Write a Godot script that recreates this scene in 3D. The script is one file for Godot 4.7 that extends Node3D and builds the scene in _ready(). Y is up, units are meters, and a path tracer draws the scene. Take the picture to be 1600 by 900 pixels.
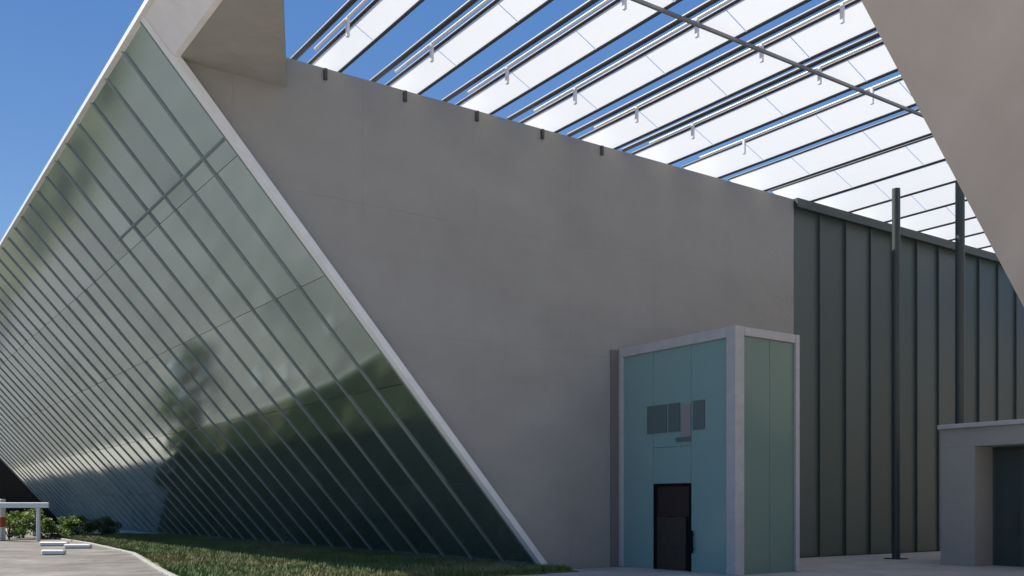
extends Node3D
# Building frame: a runs along the gallery wall, y is up, b points out of the wall towards the plaza.
const UA := Vector3(0.82025, 0.0, -0.57200)
const VB := Vector3(0.57200, 0.0, 0.82025)
const ORG := Vector3(2.783, 0.0, -25.3)
const LEAN := 0.877          # sideways lean of the glass facade per metre of height
const A0 := -2.42            # foot of the leaning corner
const TOP := 10.97           # parapet height
var BAS := Basis(UA, Vector3.UP, VB)
var rng := RandomNumberGenerator.new()
var M := {}
var taken := {}

func W(a: float, y: float, b: float) -> Vector3:
	return ORG + UA * a + Vector3.UP * y + VB * b

# ---------------------------------------------------------------- helpers
func numbered(called: String) -> String:
	if not taken.has(called):
		taken[called] = 0
		return called
	taken[called] += 1
	return "%s_%03d" % [called, taken[called]]

func thing(called: String, label: String, category: String, at: Vector3, group := "", basis := BAS) -> Node3D:
	var o := Node3D.new()
	o.name = numbered(called)
	add_child(o)
	o.transform = Transform3D(basis, at)
	tag(o, label, category, group)
	return o

func tag(o: Node, label: String, category: String, group := "") -> void:
	o.set_meta("label", label)
	o.set_meta("category", category)
	if group != "":
		o.set_meta("group", group)

func part(called: String, mesh: Mesh, mat: Material, parent: Node, xf := Transform3D.IDENTITY) -> MeshInstance3D:
	var o := MeshInstance3D.new()
	o.name = called
	o.mesh = mesh
	o.material_override = mat
	o.transform = xf
	parent.add_child(o, true)
	return o

func holder(called: String, parent: Node) -> Node3D:
	var o := Node3D.new()
	o.name = called
	parent.add_child(o, true)
	return o

func struct(called: String, mesh: Mesh, mat: Material, basis := BAS, at := ORG) -> MeshInstance3D:
	var o := part(called, mesh, mat, self, Transform3D(basis, at))
	o.set_meta("kind", "structure")
	return o

func mb() -> SurfaceTool:
	var st := SurfaceTool.new()
	st.begin(Mesh.PRIMITIVE_TRIANGLES)
	return st

func tri(st: SurfaceTool, p: Vector3, q: Vector3, r: Vector3, out: Vector3) -> void:
	var n := (q - p).cross(r - p)
	if n.length() < 1e-12:
		return
	n = n.normalized()
	if n.dot(out) < 0.0:
		n = -n
		var s := q
		q = r
		r = s
	# front faces run clockwise: with n = (q-p)x(r-p) the order p, r, q is clockwise seen from n
	for v in [p, r, q]:
		st.set_normal(n)
		st.set_uv(Vector2(v.x + v.z, v.y))
		st.add_vertex(v)

func quad(st: SurfaceTool, p: Vector3, q: Vector3, r: Vector3, s: Vector3, out: Vector3) -> void:
	tri(st, p, q, r, out)
	tri(st, p, r, s, out)

func hull8(st: SurfaceTool, c: Array) -> void:
	# c: four corners of one face, then the four matching corners of the opposite one
	var m := Vector3.ZERO
	for p in c:
		m += p
	m /= 8.0
	for f in [[0, 1, 2, 3], [4, 5, 6, 7], [0, 1, 5, 4], [1, 2, 6, 5], [2, 3, 7, 6], [3, 0, 4, 7]]:
		var fc: Vector3 = (c[f[0]] + c[f[1]] + c[f[2]] + c[f[3]]) / 4.0
		quad(st, c[f[0]], c[f[1]], c[f[2]], c[f[3]], fc - m)

func add_box(st: SurfaceTool, lo: Vector3, hi: Vector3) -> void:
	hull8(st, [Vector3(lo.x, lo.y, lo.z), Vector3(hi.x, lo.y, lo.z), Vector3(hi.x, lo.y, hi.z), Vector3(lo.x, lo.y, hi.z),
		Vector3(lo.x, hi.y, lo.z), Vector3(hi.x, hi.y, lo.z), Vector3(hi.x, hi.y, hi.z), Vector3(lo.x, hi.y, hi.z)])

func box(lo: Vector3, hi: Vector3) -> ArrayMesh:
	var st := mb()
	add_box(st, lo, hi)
	return st.commit()

# box with chamfered edges, centred
func cham(size: Vector3, c: float) -> ArrayMesh:
	var st := mb()
	var h := size / 2.0
	var rings := []
	for k in [[-h.y, c], [-h.y + c, 0.0], [h.y - c, 0.0], [h.y, c]]:
		var i: float = k[1]
		var x: float = h.x - i
		var z: float = h.z - i
		rings.append([Vector3(-x + c, k[0], -z), Vector3(x - c, k[0], -z), Vector3(x, k[0], -z + c), Vector3(x, k[0], z - c),
			Vector3(x - c, k[0], z), Vector3(-x + c, k[0], z), Vector3(-x, k[0], z - c), Vector3(-x, k[0], -z + c)])
	for r in 3:
		for j in 8:
			var p: Vector3 = rings[r][j]
			var q: Vector3 = rings[r][(j + 1) % 8]
			var s: Vector3 = rings[r + 1][(j + 1) % 8]
			var t: Vector3 = rings[r + 1][j]
			quad(st, p, q, s, t, (p + q + s + t) / 4.0)
	for j in range(1, 7):
		tri(st, rings[0][0], rings[0][j], rings[0][j + 1], Vector3.DOWN)
		tri(st, rings[3][0], rings[3][j], rings[3][j + 1], Vector3.UP)
	return st.commit()

# outline in (a, y) pushed from b0 to b1
func prism(poly: PackedVector2Array, b0: float, b1: float) -> ArrayMesh:
	var st := mb()
	add_prism(st, poly, b0, b1)
	return st.commit()

func add_prism(st: SurfaceTool, poly: PackedVector2Array, b0: float, b1: float) -> void:
	var idx := Geometry2D.triangulate_polygon(poly)
	for i in range(0, idx.size(), 3):
		var p := poly[idx[i]]
		var q := poly[idx[i + 1]]
		var r := poly[idx[i + 2]]
		tri(st, Vector3(p.x, p.y, b0), Vector3(q.x, q.y, b0), Vector3(r.x, r.y, b0), Vector3(0, 0, b0 - b1))
		tri(st, Vector3(p.x, p.y, b1), Vector3(q.x, q.y, b1), Vector3(r.x, r.y, b1), Vector3(0, 0, b1 - b0))
	var area := 0.0
	for i in poly.size():
		var p := poly[i]
		var q := poly[(i + 1) % poly.size()]
		area += p.x * q.y - q.x * p.y
	for i in poly.size():
		var p := poly[i]
		var q := poly[(i + 1) % poly.size()]
		var e := q - p
		var n := Vector2(e.y, -e.x) * signf(area)
		quad(st, Vector3(p.x, p.y, b0), Vector3(q.x, q.y, b0), Vector3(q.x, q.y, b1), Vector3(p.x, p.y, b1), Vector3(n.x, n.y, 0))

# flat outline in (a, b) pushed from y0 to y1
func slab(poly: PackedVector2Array, y0: float, y1: float) -> ArrayMesh:
	var st := mb()
	var src := prism(poly, -y1, -y0)
	st.append_from(src, 0, Transform3D(Basis(Vector3(1, 0, 0), Vector3(0, 0, 1), Vector3(0, -1, 0)), Vector3.ZERO))
	return st.commit()

func add_tube(st: SurfaceTool, p: Vector3, q: Vector3, r0: float, r1: float, sides := 10) -> void:
	var d := (q - p).normalized()
	var x := d.cross(Vector3.UP if absf(d.y) < 0.9 else Vector3.RIGHT).normalized()
	var z := d.cross(x)
	for i in sides:
		var t0 := TAU * i / sides
		var t1 := TAU * (i + 1) / sides
		var n0 := x * cos(t0) + z * sin(t0)
		var n1 := x * cos(t1) + z * sin(t1)
		var c := [p + n0 * r0, p + n1 * r0, q + n1 * r1, q + n0 * r1]
		var ns := [n0, n1, n1, n0]
		var flip: bool = (c[1] - c[0]).cross(c[2] - c[0]).dot(n0 + n1) > 0.0
		for k in ([0, 2, 1, 0, 3, 2] if flip else [0, 1, 2, 0, 2, 3]):
			st.set_normal(ns[k])
			st.set_uv(Vector2(t0, c[k].y))
			st.add_vertex(c[k])
		tri(st, p, c[0], c[1], -d)
		tri(st, q, c[3], c[2], d)

func tube(p: Vector3, q: Vector3, r: float, sides := 10) -> ArrayMesh:
	var st := mb()
	add_tube(st, p, q, r, r, sides)
	return st.commit()

# ---------------------------------------------------------------- materials
func lin(r: float, g: float, b: float) -> Color:
	return Color(r, g, b).linear_to_srgb()

# tileable patchy colour texture between the given linear colours
func patch_tex(stops: Array, seed_: int, freq: float, octaves: int, size := 512, stretch := 1.0) -> ImageTexture:
	var n := FastNoiseLite.new()
	n.seed = seed_
	n.frequency = freq
	n.fractal_octaves = octaves
	n.fractal_gain = 0.6
	n.noise_type = FastNoiseLite.TYPE_SIMPLEX_SMOOTH
	var src := n.get_seamless_image(size, int(size * stretch))
	src.convert(Image.FORMAT_L8)
	if stretch != 1.0:
		src.resize(size, size)
	var img := Image.create(size, size, true, Image.FORMAT_RGB8)
	var g := Gradient.new()
	g.offsets = PackedFloat32Array()
	g.colors = PackedColorArray()
	var offs := PackedFloat32Array()
	var cols := PackedColorArray()
	for s in stops:
		offs.append(s[0])
		cols.append(lin(s[1], s[2], s[3]))
	g.offsets = offs
	g.colors = cols
	var lut := []
	for i in 256:
		lut.append(g.sample(i / 255.0))
	for y in size:
		for x in size:
			img.set_pixel(x, y, lut[src.get_pixel(x, y).r8])
	img.generate_mipmaps()
	return ImageTexture.create_from_image(img)

func bump_tex(seed_: int, freq: float, strength: float, size := 512) -> ImageTexture:
	var n := FastNoiseLite.new()
	n.seed = seed_
	n.frequency = freq
	n.fractal_octaves = 4
	var img := n.get_seamless_image(size, size)
	img.convert(Image.FORMAT_L8)
	img.bump_map_to_normal_map(strength)
	return ImageTexture.create_from_image(img)

func mat(albedo: Color, rough: float, metal := 0.0) -> StandardMaterial3D:
	var m := StandardMaterial3D.new()
	m.albedo_color = albedo
	m.roughness = rough
	m.metallic = metal
	return m

func tex_mat(tex: Texture2D, scale: float, rough: float, bump: Texture2D = null, depth := 0.5) -> StandardMaterial3D:
	var m := mat(Color.WHITE, rough)
	m.albedo_texture = tex
	m.uv1_triplanar = true
	m.uv1_world_triplanar = true
	m.uv1_scale = Vector3.ONE * scale
	if bump:
		m.normal_enabled = true
		m.normal_texture = bump
		m.normal_scale = depth
	return m

func make_materials() -> void:
	var fine := bump_tex(11, 0.03, 4.0)
	M.concrete = tex_mat(patch_tex([[0.0, .262, .254, .234], [0.35, .292, .284, .263], [0.65, .308, .30, .278], [1.0, .335, .327, .304]], 3, 0.006, 6), 0.13, 0.88, fine, 0.25)
	M.concrete_pink = tex_mat(patch_tex([[0.0, .44, .395, .37], [0.4, .51, .462, .435], [0.7, .54, .49, .465], [1.0, .60, .545, .515]], 8, 0.008, 6, 512, 0.3), 0.15, 0.88, fine, 0.25)
	M.bounce_wall = tex_mat(patch_tex([[0.0, .40, .36, .31], [0.5, .47, .425, .37], [1.0, .54, .49, .43]], 51, 0.008, 6), 0.12, 0.9, fine, 0.25)  # warm concrete of the added building that bounces sunlight
	M.pale = tex_mat(patch_tex([[0.0, .64, .61, .60], [0.5, .72, .695, .685], [1.0, .78, .755, .745]], 5, 0.01, 5), 0.3, 0.7, fine, 0.15)
	M.trim = tex_mat(patch_tex([[0.0, .64, .65, .64], [0.5, .72, .73, .72], [1.0, .78, .79, .78]], 6, 0.01, 5), 0.4, 0.5)
	M.frame = tex_mat(patch_tex([[0.0, .34, .34, .345], [0.5, .40, .40, .405], [1.0, .46, .455, .46]], 7, 0.01, 5), 0.5, 0.5)
	M.mullion = mat(lin(.26, .30, .295), 0.5, 0.2)
	M.steel = mat(lin(.045, .05, .06), 0.5, 0.2)
	M.column = mat(lin(.04, .056, .054), 0.5, 0.1)
	M.rib = mat(lin(.062, .083, .078), 0.5)
	M.rod = mat(lin(.72, .72, .74), 0.35)
	var glass := []
	for c in [[.37, .475, .475], [.42, .535, .535], [.33, .43, .43], [.395, .505, .505], [.35, .45, .45]]:
		var g := mat(lin(c[0], c[1], c[2]), 0.10, 0.86)
		glass.append(g)
	M.glass = glass
	var dg := []
	for c in [[.074, .100, .095], [.082, .108, .102], [.066, .092, .087]]:
		var g := mat(lin(c[0], c[1], c[2]), 0.42)
		g.metallic_specular = 0.35
		dg.append(g)
	M.dark_glass = dg
	M.backing = mat(lin(.28, .28, .27), 0.9)
	M.black = mat(lin(.010, .010, .011), 0.95)
	M.black.metallic_specular = 0.15
	M.shadow_gap = mat(lin(.17, .155, .15), 0.8)  # dark colour standing in for the shadow gap at the entrance box
	M.crossbeam = mat(lin(.20, .21, .215), 0.5, 0.2)
	var lv := mat(lin(.90, .92, .915), 0.35)
	lv.backlight_enabled = true
	lv.backlight = lin(.97, 1.0, .99)
	M.louvre = lv
	M.teal = mat(lin(.19, .315, .31), 0.2)
	M.green_glass = mat(lin(.135, .215, .185), 0.22)
	M.sign_dark = mat(lin(.085, .125, .125), 0.6)
	M.sign_pink = mat(lin(.24, .225, .23), 0.6)
	M.door = tex_mat(patch_tex([[0.0, .022, .017, .013], [0.5, .032, .026, .020], [1.0, .045, .038, .03]], 31, 0.01, 5), 1.2, 0.5)
	M.door_top = mat(lin(.022, .012, .015), 0.4)
	M.paving = tex_mat(patch_tex([[0.0, .34, .315, .28], [0.4, .41, .385, .35], [0.7, .44, .415, .375], [1.0, .50, .47, .43]], 21, 0.01, 6), 0.12, 0.9, fine, 0.4)
	M.asphalt = tex_mat(patch_tex([[0.0, .09, .086, .082], [0.38, .135, .13, .123], [0.62, .175, .17, .162], [1.0, .25, .243, .23]], 41, 0.014, 6), 0.045, 0.92, fine, 0.5)
	M.ground = tex_mat(patch_tex([[0.0, .07, .075, .04], [0.5, .11, .115, .06], [1.0, .17, .155, .10]], 22, 0.008, 6), 0.05, 0.95)
	M.lawn = tex_mat(patch_tex([[0.0, .05, .07, .025], [0.45, .08, .105, .038], [0.62, .10, .11, .05], [0.8, .18, .15, .095], [1.0, .22, .18, .12]], 23, 0.012, 5), 0.16, 0.95, fine, 0.8)
	M.kerb = tex_mat(patch_tex([[0.0, .25, .25, .24], [1.0, .36, .355, .34]], 24, 0.02, 4), 0.4, 0.9)
	M.white_paint = mat(lin(.72, .72, .70), 0.5)
	M.red_paint = mat(lin(.45, .10, .04), 0.5)
	M.bark = tex_mat(patch_tex([[0.0, .05, .04, .03], [1.0, .12, .10, .08]], 25, 0.03, 4), 1.0, 0.95)
	var lf := []
	for c in [[.045, .075, .022], [.060, .095, .030], [.035, .060, .020]]:
		var l := mat(lin(c[0], c[1], c[2]), 0.6)
		l.backlight_enabled = true
		l.backlight = Color(0.35, 0.45, 0.15)
		lf.append(l)
	M.leaf = lf

# ---------------------------------------------------------------- setting
func make_ground() -> void:
	struct("ground", box(Vector3(-500, -0.5, -600), Vector3(500, -0.012, 400)), M.ground, Basis.IDENTITY, Vector3.ZERO)
	# plaza in front of the building and the road beside the lawn
	struct("plaza_pavement", slab(PackedVector2Array([Vector2(-2.6, 0.15), Vector2(60, 0.15), Vector2(60, 60), Vector2(-60, 60), Vector2(-60, 1.2), Vector2(-3.2, 1.2)]), -0.2, 0.0), M.paving)
	struct("road", slab(PackedVector2Array([Vector2(-60, 1.196), Vector2(-52, -40), Vector2(-31, -74), Vector2(-29, -140), Vector2(-8.3, -140), Vector2(-8.3, -24), Vector2(-8.9, -14), Vector2(-10.4, -5), Vector2(-11.3, 1.196)]), -0.2, -0.002), M.asphalt)
	struct("lawn", slab(PackedVector2Array([Vector2(-2.2, 1.1), Vector2(-11.2, 1.1), Vector2(-10.3, -5), Vector2(-8.8, -14), Vector2(-8.2, -24), Vector2(-8.2, -33), Vector2(-2.2, -36)]), -0.2, 0.03), M.lawn)
	struct("forecourt_pavement", slab(PackedVector2Array([Vector2(-8.2, -33.1), Vector2(-8.2, -140), Vector2(-2.2, -140), Vector2(-2.2, -36.1)]), -0.2, 0.02), M.paving)
	var kerb := thing("kerb", "low concrete kerb between the lawn and the paved road", "kerb", ORG)
	var pts := [Vector2(-11.3, 1.1), Vector2(-10.38, -5), Vector2(-8.88, -14), Vector2(-8.28, -24), Vector2(-8.28, -60)]
	for i in 4:
		var p: Vector2 = pts[i]
		var q: Vector2 = pts[i + 1]
		var n := maxi(1, int(p.distance_to(q) / 1.0))
		for j in n:
			var s := p.lerp(q, (j + 0.008) / n)
			var e := p.lerp(q, (j + 0.992) / n)
			var d := (e - s).normalized()
			var m := (s + e) / 2.0
			part("kerb_stone", cham(Vector3(0.14, 0.22, s.distance_to(e)), 0.02), M.kerb, kerb,
				Transform3D(Basis(Vector3(d.y, 0, -d.x), Vector3.UP, Vector3(d.x, 0, d.y)), Vector3(m.x, -0.05 + rng.randf_range(-.004, .004), m.y)))

func make_grass() -> void:
	var st := mb()
	for i in 7:
		var t := rng.randf() * TAU
		var o := Vector3(rng.randf_range(-.06, .06), 0, rng.randf_range(-.06, .06))
		var h := rng.randf_range(0.06, 0.13)
		var lean := Vector3(cos(t + 1.2), 0, sin(t + 1.2)) * h * 0.5
		var w := Vector3(cos(t), 0, sin(t)) * 0.009
		quad(st, o - w, o + w, o + w * .6 + lean * .4 + Vector3(0, h * .6, 0), o - w * .6 + lean * .4 + Vector3(0, h * .6, 0), lean.cross(w))
		tri(st, o - w * .6 + lean * .4 + Vector3(0, h * .6, 0), o + w * .6 + lean * .4 + Vector3(0, h * .6, 0), o + lean + Vector3(0, h, 0), lean.cross(w))
	var mm := MultiMesh.new()
	mm.transform_format = MultiMesh.TRANSFORM_3D
	mm.use_colors = true
	mm.mesh = st.commit()
	var n := FastNoiseLite.new()
	n.seed = 5
	n.frequency = 0.22
	var xs := []
	for i in 52000:
		var b := 1.0 - pow(rng.randf(), 1.2) * 35.0
		var edge := lerpf(-11.1, -10.2, (1.0 - b) / 6.0)
		if b < -5:
			edge = lerpf(-10.2, -8.7, (-5.0 - b) / 9.0)
		if b < -14:
			edge = lerpf(-8.7, -8.1, clampf((-14.0 - b) / 10.0, 0, 1))
		var a := rng.randf_range(edge, -2.35)
		var dry := n.get_noise_2d(a, b)
		if dry > 0.22 and rng.randf() < 0.7:
			continue
		xs.append([a, b, dry])
	mm.instance_count = xs.size()
	for i in xs.size():
		var e = xs[i]
		var s := rng.randf_range(0.7, 1.5)
		mm.set_instance_transform(i, Transform3D(Basis(Vector3.UP, rng.randf() * TAU).scaled(Vector3(s, s, s)), Vector3(e[0], 0.028, e[1])))
		var k := clampf(0.32 + e[2] * 1.5 + rng.randf_range(-.25, .25), 0, 1)
		mm.set_instance_color(i, Color(lerpf(.09, .22, k), lerpf(.15, .20, k), lerpf(.04, .095, k)))
	var g := MultiMeshInstance3D.new()
	g.name = "grass"
	g.multimesh = mm
	var m := mat(Color.WHITE, 0.8)
	m.vertex_color_use_as_albedo = true
	g.material_override = m
	add_child(g)
	g.transform = Transform3D(BAS, ORG)
	tag(g, "short patchy green and dry grass below the leaning glass facade", "grass")
	g.set_meta("kind", "stuff")

# ---------------------------------------------------------------- museum
func edge_a(y: float) -> float:
	return A0 - LEAN * y

func make_museum() -> void:
	var t := thing("museum_building", "angular concrete museum with leaning glass facade and grey gallery wall", "building", ORG)
	var outline := PackedVector2Array([Vector2(edge_a(0) + .02, -0.3), Vector2(7.11, -0.3), Vector2(7.11, TOP), Vector2(edge_a(TOP) + .1, TOP), Vector2(edge_a(0) + .02, 0)])
	var wall := part("gallery_wall", prism(outline, -0.45, -0.012), M.concrete, t)
	# cast panels with narrow recessed joints
	for i in 7:
		for j in 4:
			var x0 := 7.112 - 2.9 * (i + 1) + .0013
			var y0 := (-.3 if j == 0 else 2.743 * j + .0013)
			var cell := PackedVector2Array([Vector2(x0, y0), Vector2(x0 + 2.8974, y0), Vector2(x0 + 2.8974, 2.743 * (j + 1) - .0013), Vector2(x0, 2.743 * (j + 1) - .0013)])
			for piece in Geometry2D.intersect_polygons(outline, cell):
				part("wall_panel", prism(piece, -.011, rng.randf_range(-.0015, .0)), M.concrete, wall)
	# left roof slab that carries on over the plaza, with its pale fascia
	var under := 10.34
	var sl := mb()
	var rim := [[-0.0, -9.15], [3.6, -10.65], [8.4, -10.75]]
	for i in 2:
		var b0: float = rim[i][0] + (.003 if i == 0 else 0.0)
		var b1: float = rim[i + 1][0]
		var r0: float = rim[i][1]
		var r1: float = rim[i + 1][1]
		hull8(sl, [Vector3(edge_a(under) + .12, under, b0), Vector3(r0, under, b0), Vector3(r0, TOP - .05, b0), Vector3(edge_a(TOP) + .12, TOP - .05, b0),
			Vector3(edge_a(under) + .12, under, b1), Vector3(r1, under, b1), Vector3(r1, TOP - .05, b1), Vector3(edge_a(TOP) + .12, TOP - .05, b1)])
	part("roof_slab", sl.commit(), M.concrete, t)
	var fas := mb()
	hull8(fas, [Vector3(edge_a(under), under - .02, 0.16), Vector3(edge_a(under) + .115, under - .02, 0.16), Vector3(edge_a(TOP) + .115, TOP - .06, 0.16), Vector3(edge_a(TOP) + .0, TOP - .06, 0.16),
		Vector3(edge_a(under), under - .02, 9.0), Vector3(edge_a(under) + .115, under - .02, 9.0), Vector3(edge_a(TOP) + .115, TOP - .06, 9.0), Vector3(edge_a(TOP) + .0, TOP - .06, 9.0)])
	part("fascia", fas.commit(), M.pale, t)
	part("lintel", box(Vector3(edge_a(under) + .125, TOP + .115, 8.403), Vector3(-2.2, TOP + .5, 9.0)), M.concrete, t)
	# concrete screen with a slanting end on the right of the pergola
	part("slanted_screen_wall", prism(PackedVector2Array([Vector2(-1.985, 11.3), Vector2(11.25, 0.0), Vector2(11.25, -0.3), Vector2(40, -0.3), Vector2(40, 11.3)]), 8.4, 13.0), M.concrete_pink, t)
	# roof and closed back of the building
	part("roof", box(Vector3(edge_a(10.3) + .45, 10.1, -105.0), Vector3(40, 10.35, -0.46)), M.concrete, t)
	part("back_wall", box(Vector3(edge_a(10.3) + 9.4, -0.3, -105.4), Vector3(40, 10.1, -105.0)), M.concrete, t)
	part("side_wall", box(Vector3(40.003, -0.3, -105.4), Vector3(40.4, 10.35, 9.0)), M.concrete, t)
	# pale trim along the slanting corner and along the top of the facade
	var e := Vector2(-LEAN, 1.0).normalized()
	var c0 := Vector2(A0, 0.0)
	var c1 := Vector2(edge_a(TOP), TOP)
	part("corner_trim", prism(PackedVector2Array([c0 + Vector2(-.06, 0), c0 + Vector2(.14, 0), c1 + Vector2(.14, 0), c1 + Vector2(-.06, 0)]), -0.06, 0.15), M.trim, t)
	part("parapet_trim", prism(PackedVector2Array([c1 + Vector2(-.09, -.055), c1 + Vector2(.18, -.055), c1 + Vector2(.18, .065), c1 + Vector2(-.09, .065)]), -106, 9.02), M.trim, t)
	# --- leaning glass facade
	var nf := Vector2(-1.0, -LEAN).normalized()
	var slope := TOP * sqrt(1.0 + LEAN * LEAN)
	var fac := holder("glass_facade", t)
	var pitch := 1.52
	var count := 41
	var rows := 5
	var ph := slope / rows
	var pane := box(Vector3(-pitch / 2 + .012, -ph / 2 + .006, -.012), Vector3(pitch / 2 - .012, ph / 2 - .006, .012))
	var ax_b := Vector3(0, 0, -1)
	var ax_e := Vector3(e.x, e.y, 0)
	var ax_n := Vector3(nf.x, nf.y, 0)
	var fb := Basis(ax_b, ax_e, ax_b.cross(ax_e))
	for i in count:
		for j in rows:
			var s := (j + .5) * ph
			var pos := Vector3(A0 + e.x * s, e.y * s, -pitch * (i + .5) - .06)
			var w := Basis(ax_e, rng.randfn(0, 0.0038)) * Basis(ax_b, rng.randfn(0, 0.0038))
			part("pane", pane, M.glass[rng.randi() % 5], fac, Transform3D(w * fb, pos))
	var fin := box(Vector3(-.018, 0, -.055), Vector3(.018, slope - .03, .055))
	for i in count + 1:
		part("mullion", fin, M.mullion, fac, Transform3D(fb, Vector3(A0, 0, -pitch * i - .06 - (.04 if i == 0 else 0.0)) + ax_n * .0))
	var endb := -pitch * count - .1
	# gutter rail below the parapet at the near end
	var ga := A0 - LEAN * 9.05
	part("gutter_rail", box(Vector3(ga - .075, 9.03, -9.2), Vector3(ga - .01, 9.07, -.2)), M.mullion, fac)
	var bk := mb()
	quad(bk, Vector3(A0 + .2, 0, -.2), Vector3(A0 + .2, 0, -105), Vector3(edge_a(TOP) + .2, TOP - .12, -105), Vector3(edge_a(TOP) + .2, TOP - .12, -.2), ax_n)
	part("backing", bk.commit(), M.backing, fac)
	# black cladding beyond the glass
	var blk := box(Vector3(-1.45, .0, -.03), Vector3(1.45, slope - .2, .03))
	for i in 15:
		part("dark_cladding_panel", blk, M.black, fac, Transform3D(fb, Vector3(A0 + .08, 0, endb - 1.5 - 2.92 * i)))
	var pl := box(Vector3(A0 - .18, -.1, -105), Vector3(A0 + .3, .10, -.1))
	part("plinth", pl, M.kerb, t)
	# --- dark curtain wall right of the gallery wall
	var cw := holder("curtain_wall", t)
	var cp := 1.32
	var ch := TOP
	var cpane := box(Vector3(-cp / 2 + .01, -ch / 2 + .006, -.012), Vector3(cp / 2 - .01, ch / 2 - .006, .012))
	for i in 18:
		for j in 1:
			var w := Basis(Vector3.UP, rng.randfn(0, 0.003)) * Basis(Vector3.RIGHT, rng.randfn(0, 0.0015))
			part("pane", cpane, M.dark_glass[rng.randi() % 3], cw, Transform3D(w, Vector3(7.16 + cp * (i + .5), ch * (j + .5), -.15)))
	var cm := box(Vector3(-.025, 0, -.14), Vector3(.025, TOP, .05))
	for i in 19:
		part("mullion", cm, M.rib, cw, Transform3D(Basis.IDENTITY, Vector3(7.16 + cp * i, 0, -.1)))
	part("head_rail", box(Vector3(7.13, TOP - .25, -.03), Vector3(31, TOP + .02, .14)), M.column, cw)
	part("backing", box(Vector3(7.12, 0, -.46), Vector3(40, TOP - .05, -.3)), M.backing, cw)

# ---------------------------------------------------------------- pergola
func make_pergola() -> void:
	var t := thing("pergola", "glass louvre pergola spanning between the gallery wall and slanted concrete", "pergola", ORG)
	var base := 11.12
	var first := -8.28
	var pitch := 1.93
	var bs := -0.9
	var be := 8.36
	for i in 15:
		var a := first + pitch * i
		var end := be
		var dx := 0.44 + .055 * mini(i, 8)       # blade: drop of dy over a run of dx, falling to the right
		var dy := 0.22 + .015 * mini(i, 8)
		var lv := holder("louvre", t)
		var top := Vector3(a, base + dy, 0)
		var low := Vector3(a + dx, base, 0)
		var segs := 4
		for s in segs:
			var b0 := lerpf(bs, end, float(s) / segs) + .01
			var b1 := lerpf(bs, end, float(s + 1) / segs) - .01
			var st := mb()
			# one sheet of frosted glass held by the two edge tubes
			quad(st, top + Vector3(0, 0, b0), low + Vector3(0, 0, b0), low + Vector3(0, 0, b1), top + Vector3(0, 0, b1), Vector3(-dy, -dx, 0))
			part("glass_blade", st.commit(), M.louvre, lv)
		part("edge_tube", tube(top + Vector3(-.02, .02, bs), top + Vector3(-.02, .02, end), .04 if i < 6 else .028), M.steel, lv)
		part("edge_tube", tube(low + Vector3(.02, -.02, bs), low + Vector3(.02, -.02, end), .035), M.steel, lv)
		if i < 7:
			part("rod", tube(top + Vector3(-.22, -.02, bs + .9), top + Vector3(-.22, -.02, end), .032), M.rod, lv)
			for pb in [1.6, 5.5, 7.5]:
				part("post", box(top + Vector3(-.25, -.40, pb - .035), top + Vector3(-.19, .0, pb + .035)), M.rod, lv)
			if i < 6: part("carrier_tube", tube(top + Vector3(-.37, .04, bs), top + Vector3(-.37, .04, end), .06), M.steel, lv)
			if i < 5: part("wall_bracket", box(Vector3(a - .035, TOP - .26, 0.003), Vector3(a + .035, TOP - .02, .06)), M.steel, lv)
	for b in [5.8]:
		part("crossbeam", box(Vector3(-10.7, base - .12, b - .03), Vector3(24, base - .06, b + .03)), M.crossbeam, t)
	for c in [[9.14, 2.15, .12], [10.15, 3.57, .13]]:
		var col := part("column", tube(Vector3(c[0], 0, c[1]), Vector3(c[0], base - .03, c[1]), c[2], 16), M.column, t)
		part("base_plate", cham(Vector3(.5, .03, .5), .005), M.column, col, Transform3D(Basis.IDENTITY, Vector3(c[0], .016, c[1])))

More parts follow.
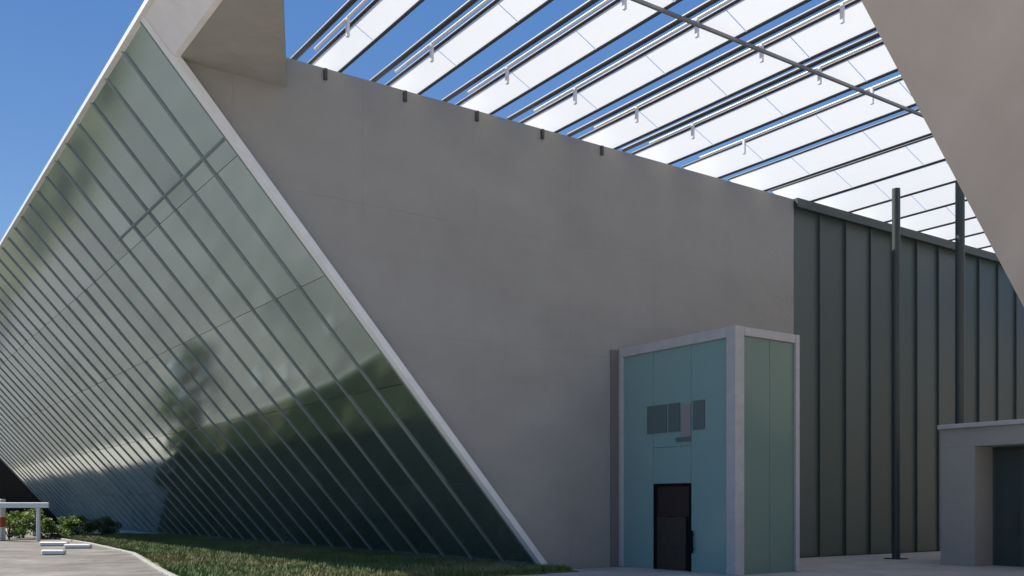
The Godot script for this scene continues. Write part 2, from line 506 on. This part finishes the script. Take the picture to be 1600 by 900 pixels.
# ---------------------------------------------------------------- entrances
func make_entrance_box() -> void:
	var H := 5.73
	var ln := 4.08
	var wd := 2.264
	var t := thing("entrance_box", "tall teal glass entrance box with pale frame and brown door", "entrance", ORG)
	# corner posts and rails
	part("post", cham(Vector3(.16, H, .16), .012), M.frame, t, Transform3D(Basis.IDENTITY, Vector3(.08, H / 2, .09)))
	part("post", cham(Vector3(.30, H - .002, .30), .015), M.frame, t, Transform3D(Basis.IDENTITY, Vector3(.15, H / 2, ln - .15)))
	part("post", cham(Vector3(.14, H - .004, .14), .012), M.frame, t, Transform3D(Basis.IDENTITY, Vector3(wd - .07, H / 2, ln - .07)))
	part("post", cham(Vector3(.14, H - .004, .14), .012), M.frame, t, Transform3D(Basis.IDENTITY, Vector3(wd - .07, H / 2, .09)))
	part("top_rail", cham(Vector3(.18, .24, ln - .48), .012), M.frame, t, Transform3D(Basis.IDENTITY, Vector3(.095, H - .125, (.17 + ln - .30) / 2)))
	part("top_rail", cham(Vector3(wd - .45, .20, .16), .012), M.frame, t, Transform3D(Basis.IDENTITY, Vector3((.30 + wd - .14) / 2, H - .105, ln - .09)))
	part("roof_panel", box(Vector3(.19, H - .1, .05), Vector3(wd - .02, H - .04, ln - .18)), M.frame, t)
	part("shadow_strip", box(Vector3(-.26, 0, .003), Vector3(-.002, H - .05, .05)), M.shadow_gap, t)  # dark strip that paints the shadow gap between box and wall
	# left face: glass round the door
	var d0 := 1.33
	var d1 := 2.57
	var dh := 2.09
	for r in [[.175, 0.0, d0 - .045, H - .25], [d0 - .035, dh + .06, d1 + .035, 3.05], [d0 - .035, 3.06, d1 + .035, H - .25], [d1 + .045, 0.0, ln - .305, H - .25]]:
		part("glass_panel", box(Vector3(.07, r[1], r[0]), Vector3(.10, r[3], r[2])), M.teal, t)
	# front face
	for r in [[.305, 0.0, 1.24, H - .21], [1.25, 0.0, wd - .145, H - .21]]:
		part("glass_panel", box(Vector3(r[0], r[1], ln - .10), Vector3(r[2], r[3], ln - .07)), M.green_glass, t)
	part("side_panel", box(Vector3(wd - .07, 0, .17), Vector3(wd - .04, H - .2, ln - .15)), M.green_glass, t)
	# door
	var dr := holder("door", t)
	part("door_frame", box(Vector3(.06, 0, d0 - .03), Vector3(.13, dh + .05, d0 + .03)), M.black, dr)
	part("door_frame", box(Vector3(.06, 0, d1 - .03), Vector3(.13, dh + .05, d1 + .03)), M.black, dr)
	part("door_frame", box(Vector3(.06, dh - .01, d0 + .031), Vector3(.13, dh + .05, d1 - .031)), M.black, dr)
	part("door_leaf", box(Vector3(.11, .01, d0 + .035), Vector3(.15, 1.32, d1 - .19)), M.door, dr)
	part("upper_panel", box(Vector3(.11, 1.33, d0 + .035), Vector3(.15, dh - .015, d1 - .035)), M.door_top, dr)
	part("side_panel", box(Vector3(.12, .01, d1 - .185), Vector3(.15, 1.32, d1 - .035)), M.black, dr)
	var hd := mb()
	add_tube(hd, Vector3(.0, .45, 2.70), Vector3(.0, 1.0, 2.70), .03, .03)
	add_tube(hd, Vector3(.0, .55, 2.70), Vector3(.07, .55, 2.70), .015, .015)
	add_tube(hd, Vector3(.0, .90, 2.70), Vector3(.07, .90, 2.70), .015, .015)
	part("handle", hd.commit(), M.black, dr)
	# dark plates of the sign above the door
	var sg := holder("sign", t)
	part("plate", box(Vector3(.045, 3.42, 1.08), Vector3(.068, 4.12, 1.78)), M.sign_dark, sg)
	part("plate", box(Vector3(.045, 3.42, 1.84), Vector3(.068, 4.12, 2.24)), M.sign_dark, sg)
	part("plate", box(Vector3(.045, 3.30, 2.30), Vector3(.068, 4.06, 2.60)), M.sign_pink, sg)
	part("plate", box(Vector3(.045, 3.16, 2.10), Vector3(.068, 3.27, 2.60)), M.sign_dark, sg)
	part("plate", box(Vector3(.045, 3.42, 2.68), Vector3(.068, 4.12, 3.06)), M.sign_dark, sg)

func make_portal() -> void:
	var a0 := 7.63
	var b0 := 4.48
	var b1 := 8.3
	var h := 3.78
	var t := thing("side_portal", "grey concrete doorway portal in front of the dark glass wall", "portal", ORG)
	part("jamb", box(Vector3(a0, 0, b0), Vector3(a0 + 3.2, h - .62, b0 + .95)), M.concrete, t)
	part("jamb", box(Vector3(a0, 0, b1 - .6), Vector3(a0 + 3.2, h - .62, b1)), M.concrete, t)
	part("lintel", box(Vector3(a0 + .002, h - .617, b0 + .002), Vector3(a0 + 3.2, h - .13, b1 - .002)), M.concrete, t)
	part("coping", cham(Vector3(3.36, .12, b1 - b0 + .1), .015), M.frame, t, Transform3D(Basis.IDENTITY, Vector3(a0 + 1.58, h - .065, (b0 + b1) / 2)))
	part("rear_panel", box(Vector3(a0 + 3.21, 0, b0), Vector3(a0 + 3.3, h - .14, b1)), M.concrete, t)
	var dr := holder("door", t)
	part("door_leaf", box(Vector3(a0 + .9, 0, b0 + .953), Vector3(a0 + .95, h - .7, b0 + 1.75)), M.column, dr)
	part("door_leaf", box(Vector3(a0 + .9, 0, b0 + 1.76), Vector3(a0 + .95, h - .7, b1 - .603)), M.column, dr)
	for hb in [1.62, 1.89]:
		part("handle", tube(Vector3(a0 + .84, .85, b0 + hb), Vector3(a0 + .84, 1.45, b0 + hb), .02), M.steel, dr)
	for hb in [.955, 1.725, 1.765]:
		part("door_stile", box(Vector3(a0 + .88, 0, b0 + hb), Vector3(a0 + .90, h - .7, b0 + hb + .06)), M.rib, dr)
	part("transom", box(Vector3(a0 + .88, h - .69, b0 + .953), Vector3(a0 + .97, h - .62, b1 - .603)), M.column, dr)

func make_bounce_building() -> void:
	# unseen building added behind the camera to bounce warm sunlight onto the shaded walls
	var t := thing("bounce_building", "long concrete building with window bays added across the plaza to bounce warm light", "building", W(0, 0, 46), "")
	part("wall", box(Vector3(-58, -.3, 0.3), Vector3(62, 12.5, 14)), M.bounce_wall, t)
	part("roof", box(Vector3(-58.4, 12.503, -.4), Vector3(62.4, 12.9, 14.4)), M.pale, t)
	var win := box(Vector3(-1.7, 0, 0.22), Vector3(1.7, 1.9, 0.296))
	var sill := box(Vector3(-1.8, -.12, 0.05), Vector3(1.8, -.003, 0.297))
	for j in 3:
		for i in 20:
			var w := part("window", win, M.dark_glass[(i + j) % 3], t, Transform3D(Basis.IDENTITY, Vector3(-54.5 + 5.9 * i, 1.2 + 3.9 * j, 0)))
			part("sill", sill, M.pale, w)

# ---------------------------------------------------------------- left edge
func make_barrier() -> void:
	var t := thing("boom_barrier", "white boom barrier with red and white cabinet beside dark shrubs", "barrier", W(-10.2, 0, -29.6), "", Basis.IDENTITY)
	var cab := part("cabinet", cham(Vector3(.42, 1.9, .42), .03), M.white_paint, t, Transform3D(Basis.IDENTITY, Vector3(-.86, .95, 0)))
	part("red_band", cham(Vector3(.43, .5, .43), .03), M.red_paint, cab, Transform3D(Basis.IDENTITY, Vector3(0, -.1, 0)))
	part("boom", cham(Vector3(2.9, .24, .10), .02), M.white_paint, t, Transform3D(Basis.IDENTITY, Vector3(.08, 1.62, .24)))
	part("rest_post", cham(Vector3(.16, 1.5, .12), .02), M.white_paint, t, Transform3D(Basis.IDENTITY, Vector3(1.05, .75, .24)))
	var spots := [[85, 853, 1.15], [122, 857, 1.0], [84, 867, .75]]
	var lab := ["longer white painted concrete block beside the barrier post", "white painted concrete block by the corner of the lawn", "shortest white painted concrete block on the open road"]
	for i in 3:
		var s = spots[i]
		var z: float = 1.6 * 1500.0 / (s[1] - 790.0)
		var o := part(numbered("wheel_stop"), cham(Vector3(s[2], .17, .2), .04), M.white_paint, self, Transform3D(Basis(Vector3.UP, .05 * (i - 1)), Vector3((s[0] - 800.0) / 1500.0 * z, .085, -z)))
		tag(o, lab[i], "wheel stop", "white blocks on the road")

func leaves(rad: Vector3, count: int, size: float, clumps: int) -> ArrayMesh:
	var st := mb()
	var cs := []
	for i in clumps:
		var d := Vector3(rng.randfn(), rng.randfn(), rng.randfn()).normalized()
		cs.append([d * rad * rng.randf_range(.45, .95), rng.randf_range(.22, .42)])
	for i in count:
		var c = cs[rng.randi() % clumps]
		var d := Vector3(rng.randfn(), rng.randfn(), rng.randfn()).normalized()
		var p: Vector3 = c[0] + d * rad * c[1] * pow(rng.randf(), .4)
		var x := Vector3(rng.randfn(), rng.randfn() * .5, rng.randfn()).normalized() * size * rng.randf_range(.6, 1.2)
		var z := x.cross(Vector3(rng.randfn(), rng.randfn(), rng.randfn())).normalized() * size * .35
		tri(st, p - z, p + x * .5, p + z, Vector3.UP)
		tri(st, p - z, p + z, p - x * .5, Vector3.UP)
	return st.commit()

func make_plants() -> void:
	var spots := [[-11.8, -31.2, 1.15, .9], [-10.3, -31.6, 1.35, 1.0], [-8.6, -31.3, 1.05, .85], [-7.2, -32.4, 1.2, .95], [-9.4, -33.6, 1.5, 1.1], [-5.6, -34.0, 1.1, .9]]
	var lab := ["low dark shrub at the cabinet end of the barrier", "dark rounded shrub directly behind the white barrier boom", "small dark shrub beside the barrier rest post", "dark shrub between the barrier and the glass facade", "tallest dark shrub in the clump behind the barrier", "low dark shrub on the grass at the foot of the facade"]
	for i in spots.size():
		var s = spots[i]
		var t := thing("shrub", lab[i], "shrub", W(s[0], 0, s[1]), "shrubs behind the barrier")
		var st := mb()
		for k in 6:
			var d: Vector3 = Vector3(rng.randf_range(-.5, .5), 1, rng.randf_range(-.5, .5)) * s[2] * .7
			add_tube(st, Vector3(0, 0, 0), d, .025, .01, 6)
		part("stem", st.commit(), M.bark, t)
		part("crown", leaves(Vector3(s[3], s[2] * .5, s[3]), 2600, .11, 22), M.leaf[2], t, Transform3D(Basis.IDENTITY, Vector3(0, s[2] * .52, 0)))
	# trees across the road, mirrored in the leaning glass
	var tr := [[-66, -30, 8.5], [-70, -58, 10.0], [-46, -76, 9.0], [-41, -90, 11.0], [-38, -106, 10.0], [-45, -118, 11.5], [-33, -128, 10.5], [-54, -100, 12.0]]
	var tl := ["broad tree across the road nearest the plaza", "tall tree set back behind the roadside trees", "round tree across the road opposite the middle of the facade", "large tree across the road opposite the far glass", "tree across the road opposite the end of the glass", "large tree across the road opposite the black cladding", "tree where the road leaves the museum", "tallest tree at the back of the roadside row"]
	for i in tr.size():
		var s = tr[i]
		var h: float = s[2]
		var t := thing("broadleaf_tree", tl[i], "tree", W(s[0], -.02, s[1]), "trees across the road")
		var st := mb()
		add_tube(st, Vector3.ZERO, Vector3(.1, h * .42, .05), .24, .17, 10)
		for k in 7:
			var q := TAU * k / 7.0 + rng.randf()
			add_tube(st, Vector3(.1, h * (.30 + .02 * k), .05), Vector3(cos(q) * h * .26, h * rng.randf_range(.55, .85), sin(q) * h * .26), .10, .03, 7)
		part("trunk", st.commit(), M.bark, t)
		part("crown", leaves(Vector3(h * .42, h * .33, h * .42), 9000, .42, 34), M.leaf[i % 3], t, Transform3D(Basis.IDENTITY, Vector3(0, h * .66, 0)))

# ---------------------------------------------------------------- main
func _ready() -> void:
	rng.seed = 20240
	# camera: level, lens shifted up, horizon low in the frame
	var cam := Camera3D.new()
	cam.name = "camera"
	cam.projection = Camera3D.PROJECTION_FRUSTUM
	cam.near = 0.05
	cam.far = 1500.0
	cam.size = 0.05 * 900.0 / 1500.0
	cam.frustum_offset = Vector2(0, 0.05 * 340.0 / 1500.0)
	cam.position = Vector3(0, 1.6, 0)
	add_child(cam)
	cam.make_current()
	var env := Environment.new()
	env.background_mode = Environment.BG_SKY
	var sm := ProceduralSkyMaterial.new()
	sm.sky_top_color = lin(.055, .15, .39)
	sm.sky_horizon_color = lin(.38, .62, .88)
	sm.sky_curve = 0.14
	sm.ground_bottom_color = lin(.12, .12, .10)
	sm.ground_horizon_color = lin(.30, .36, .42)
	sm.sun_angle_max = 12.0
	sm.energy_multiplier = 0.835
	var sky := Sky.new()
	sky.sky_material = sm
	env.sky = sky
	env.tonemap_mode = Environment.TONE_MAPPER_LINEAR
	env.tonemap_exposure = 1.62
	env.sdfgi_enabled = true
	env.ssao_enabled = true
	env.ssil_enabled = true
	var we := WorldEnvironment.new()
	we.name = "world_environment"
	we.environment = env
	add_child(we)
	var sun := DirectionalLight3D.new()
	sun.name = "sun"
	sun.light_energy = 1.6
	sun.light_color = Color(1.0, 0.96, 0.90)
	sun.light_angular_distance = 0.5
	sun.shadow_enabled = true
	add_child(sun)
	var to_sun := BAS * Vector3(-0.40, 0.80, -0.63).normalized()
	sun.look_at_from_position(to_sun * 50.0, Vector3.ZERO, Vector3.UP)
	make_materials()
	make_ground()
	make_museum()
	make_pergola()
	make_entrance_box()
	make_portal()
	make_bounce_building()
	make_barrier()
	make_plants()
	make_grass()
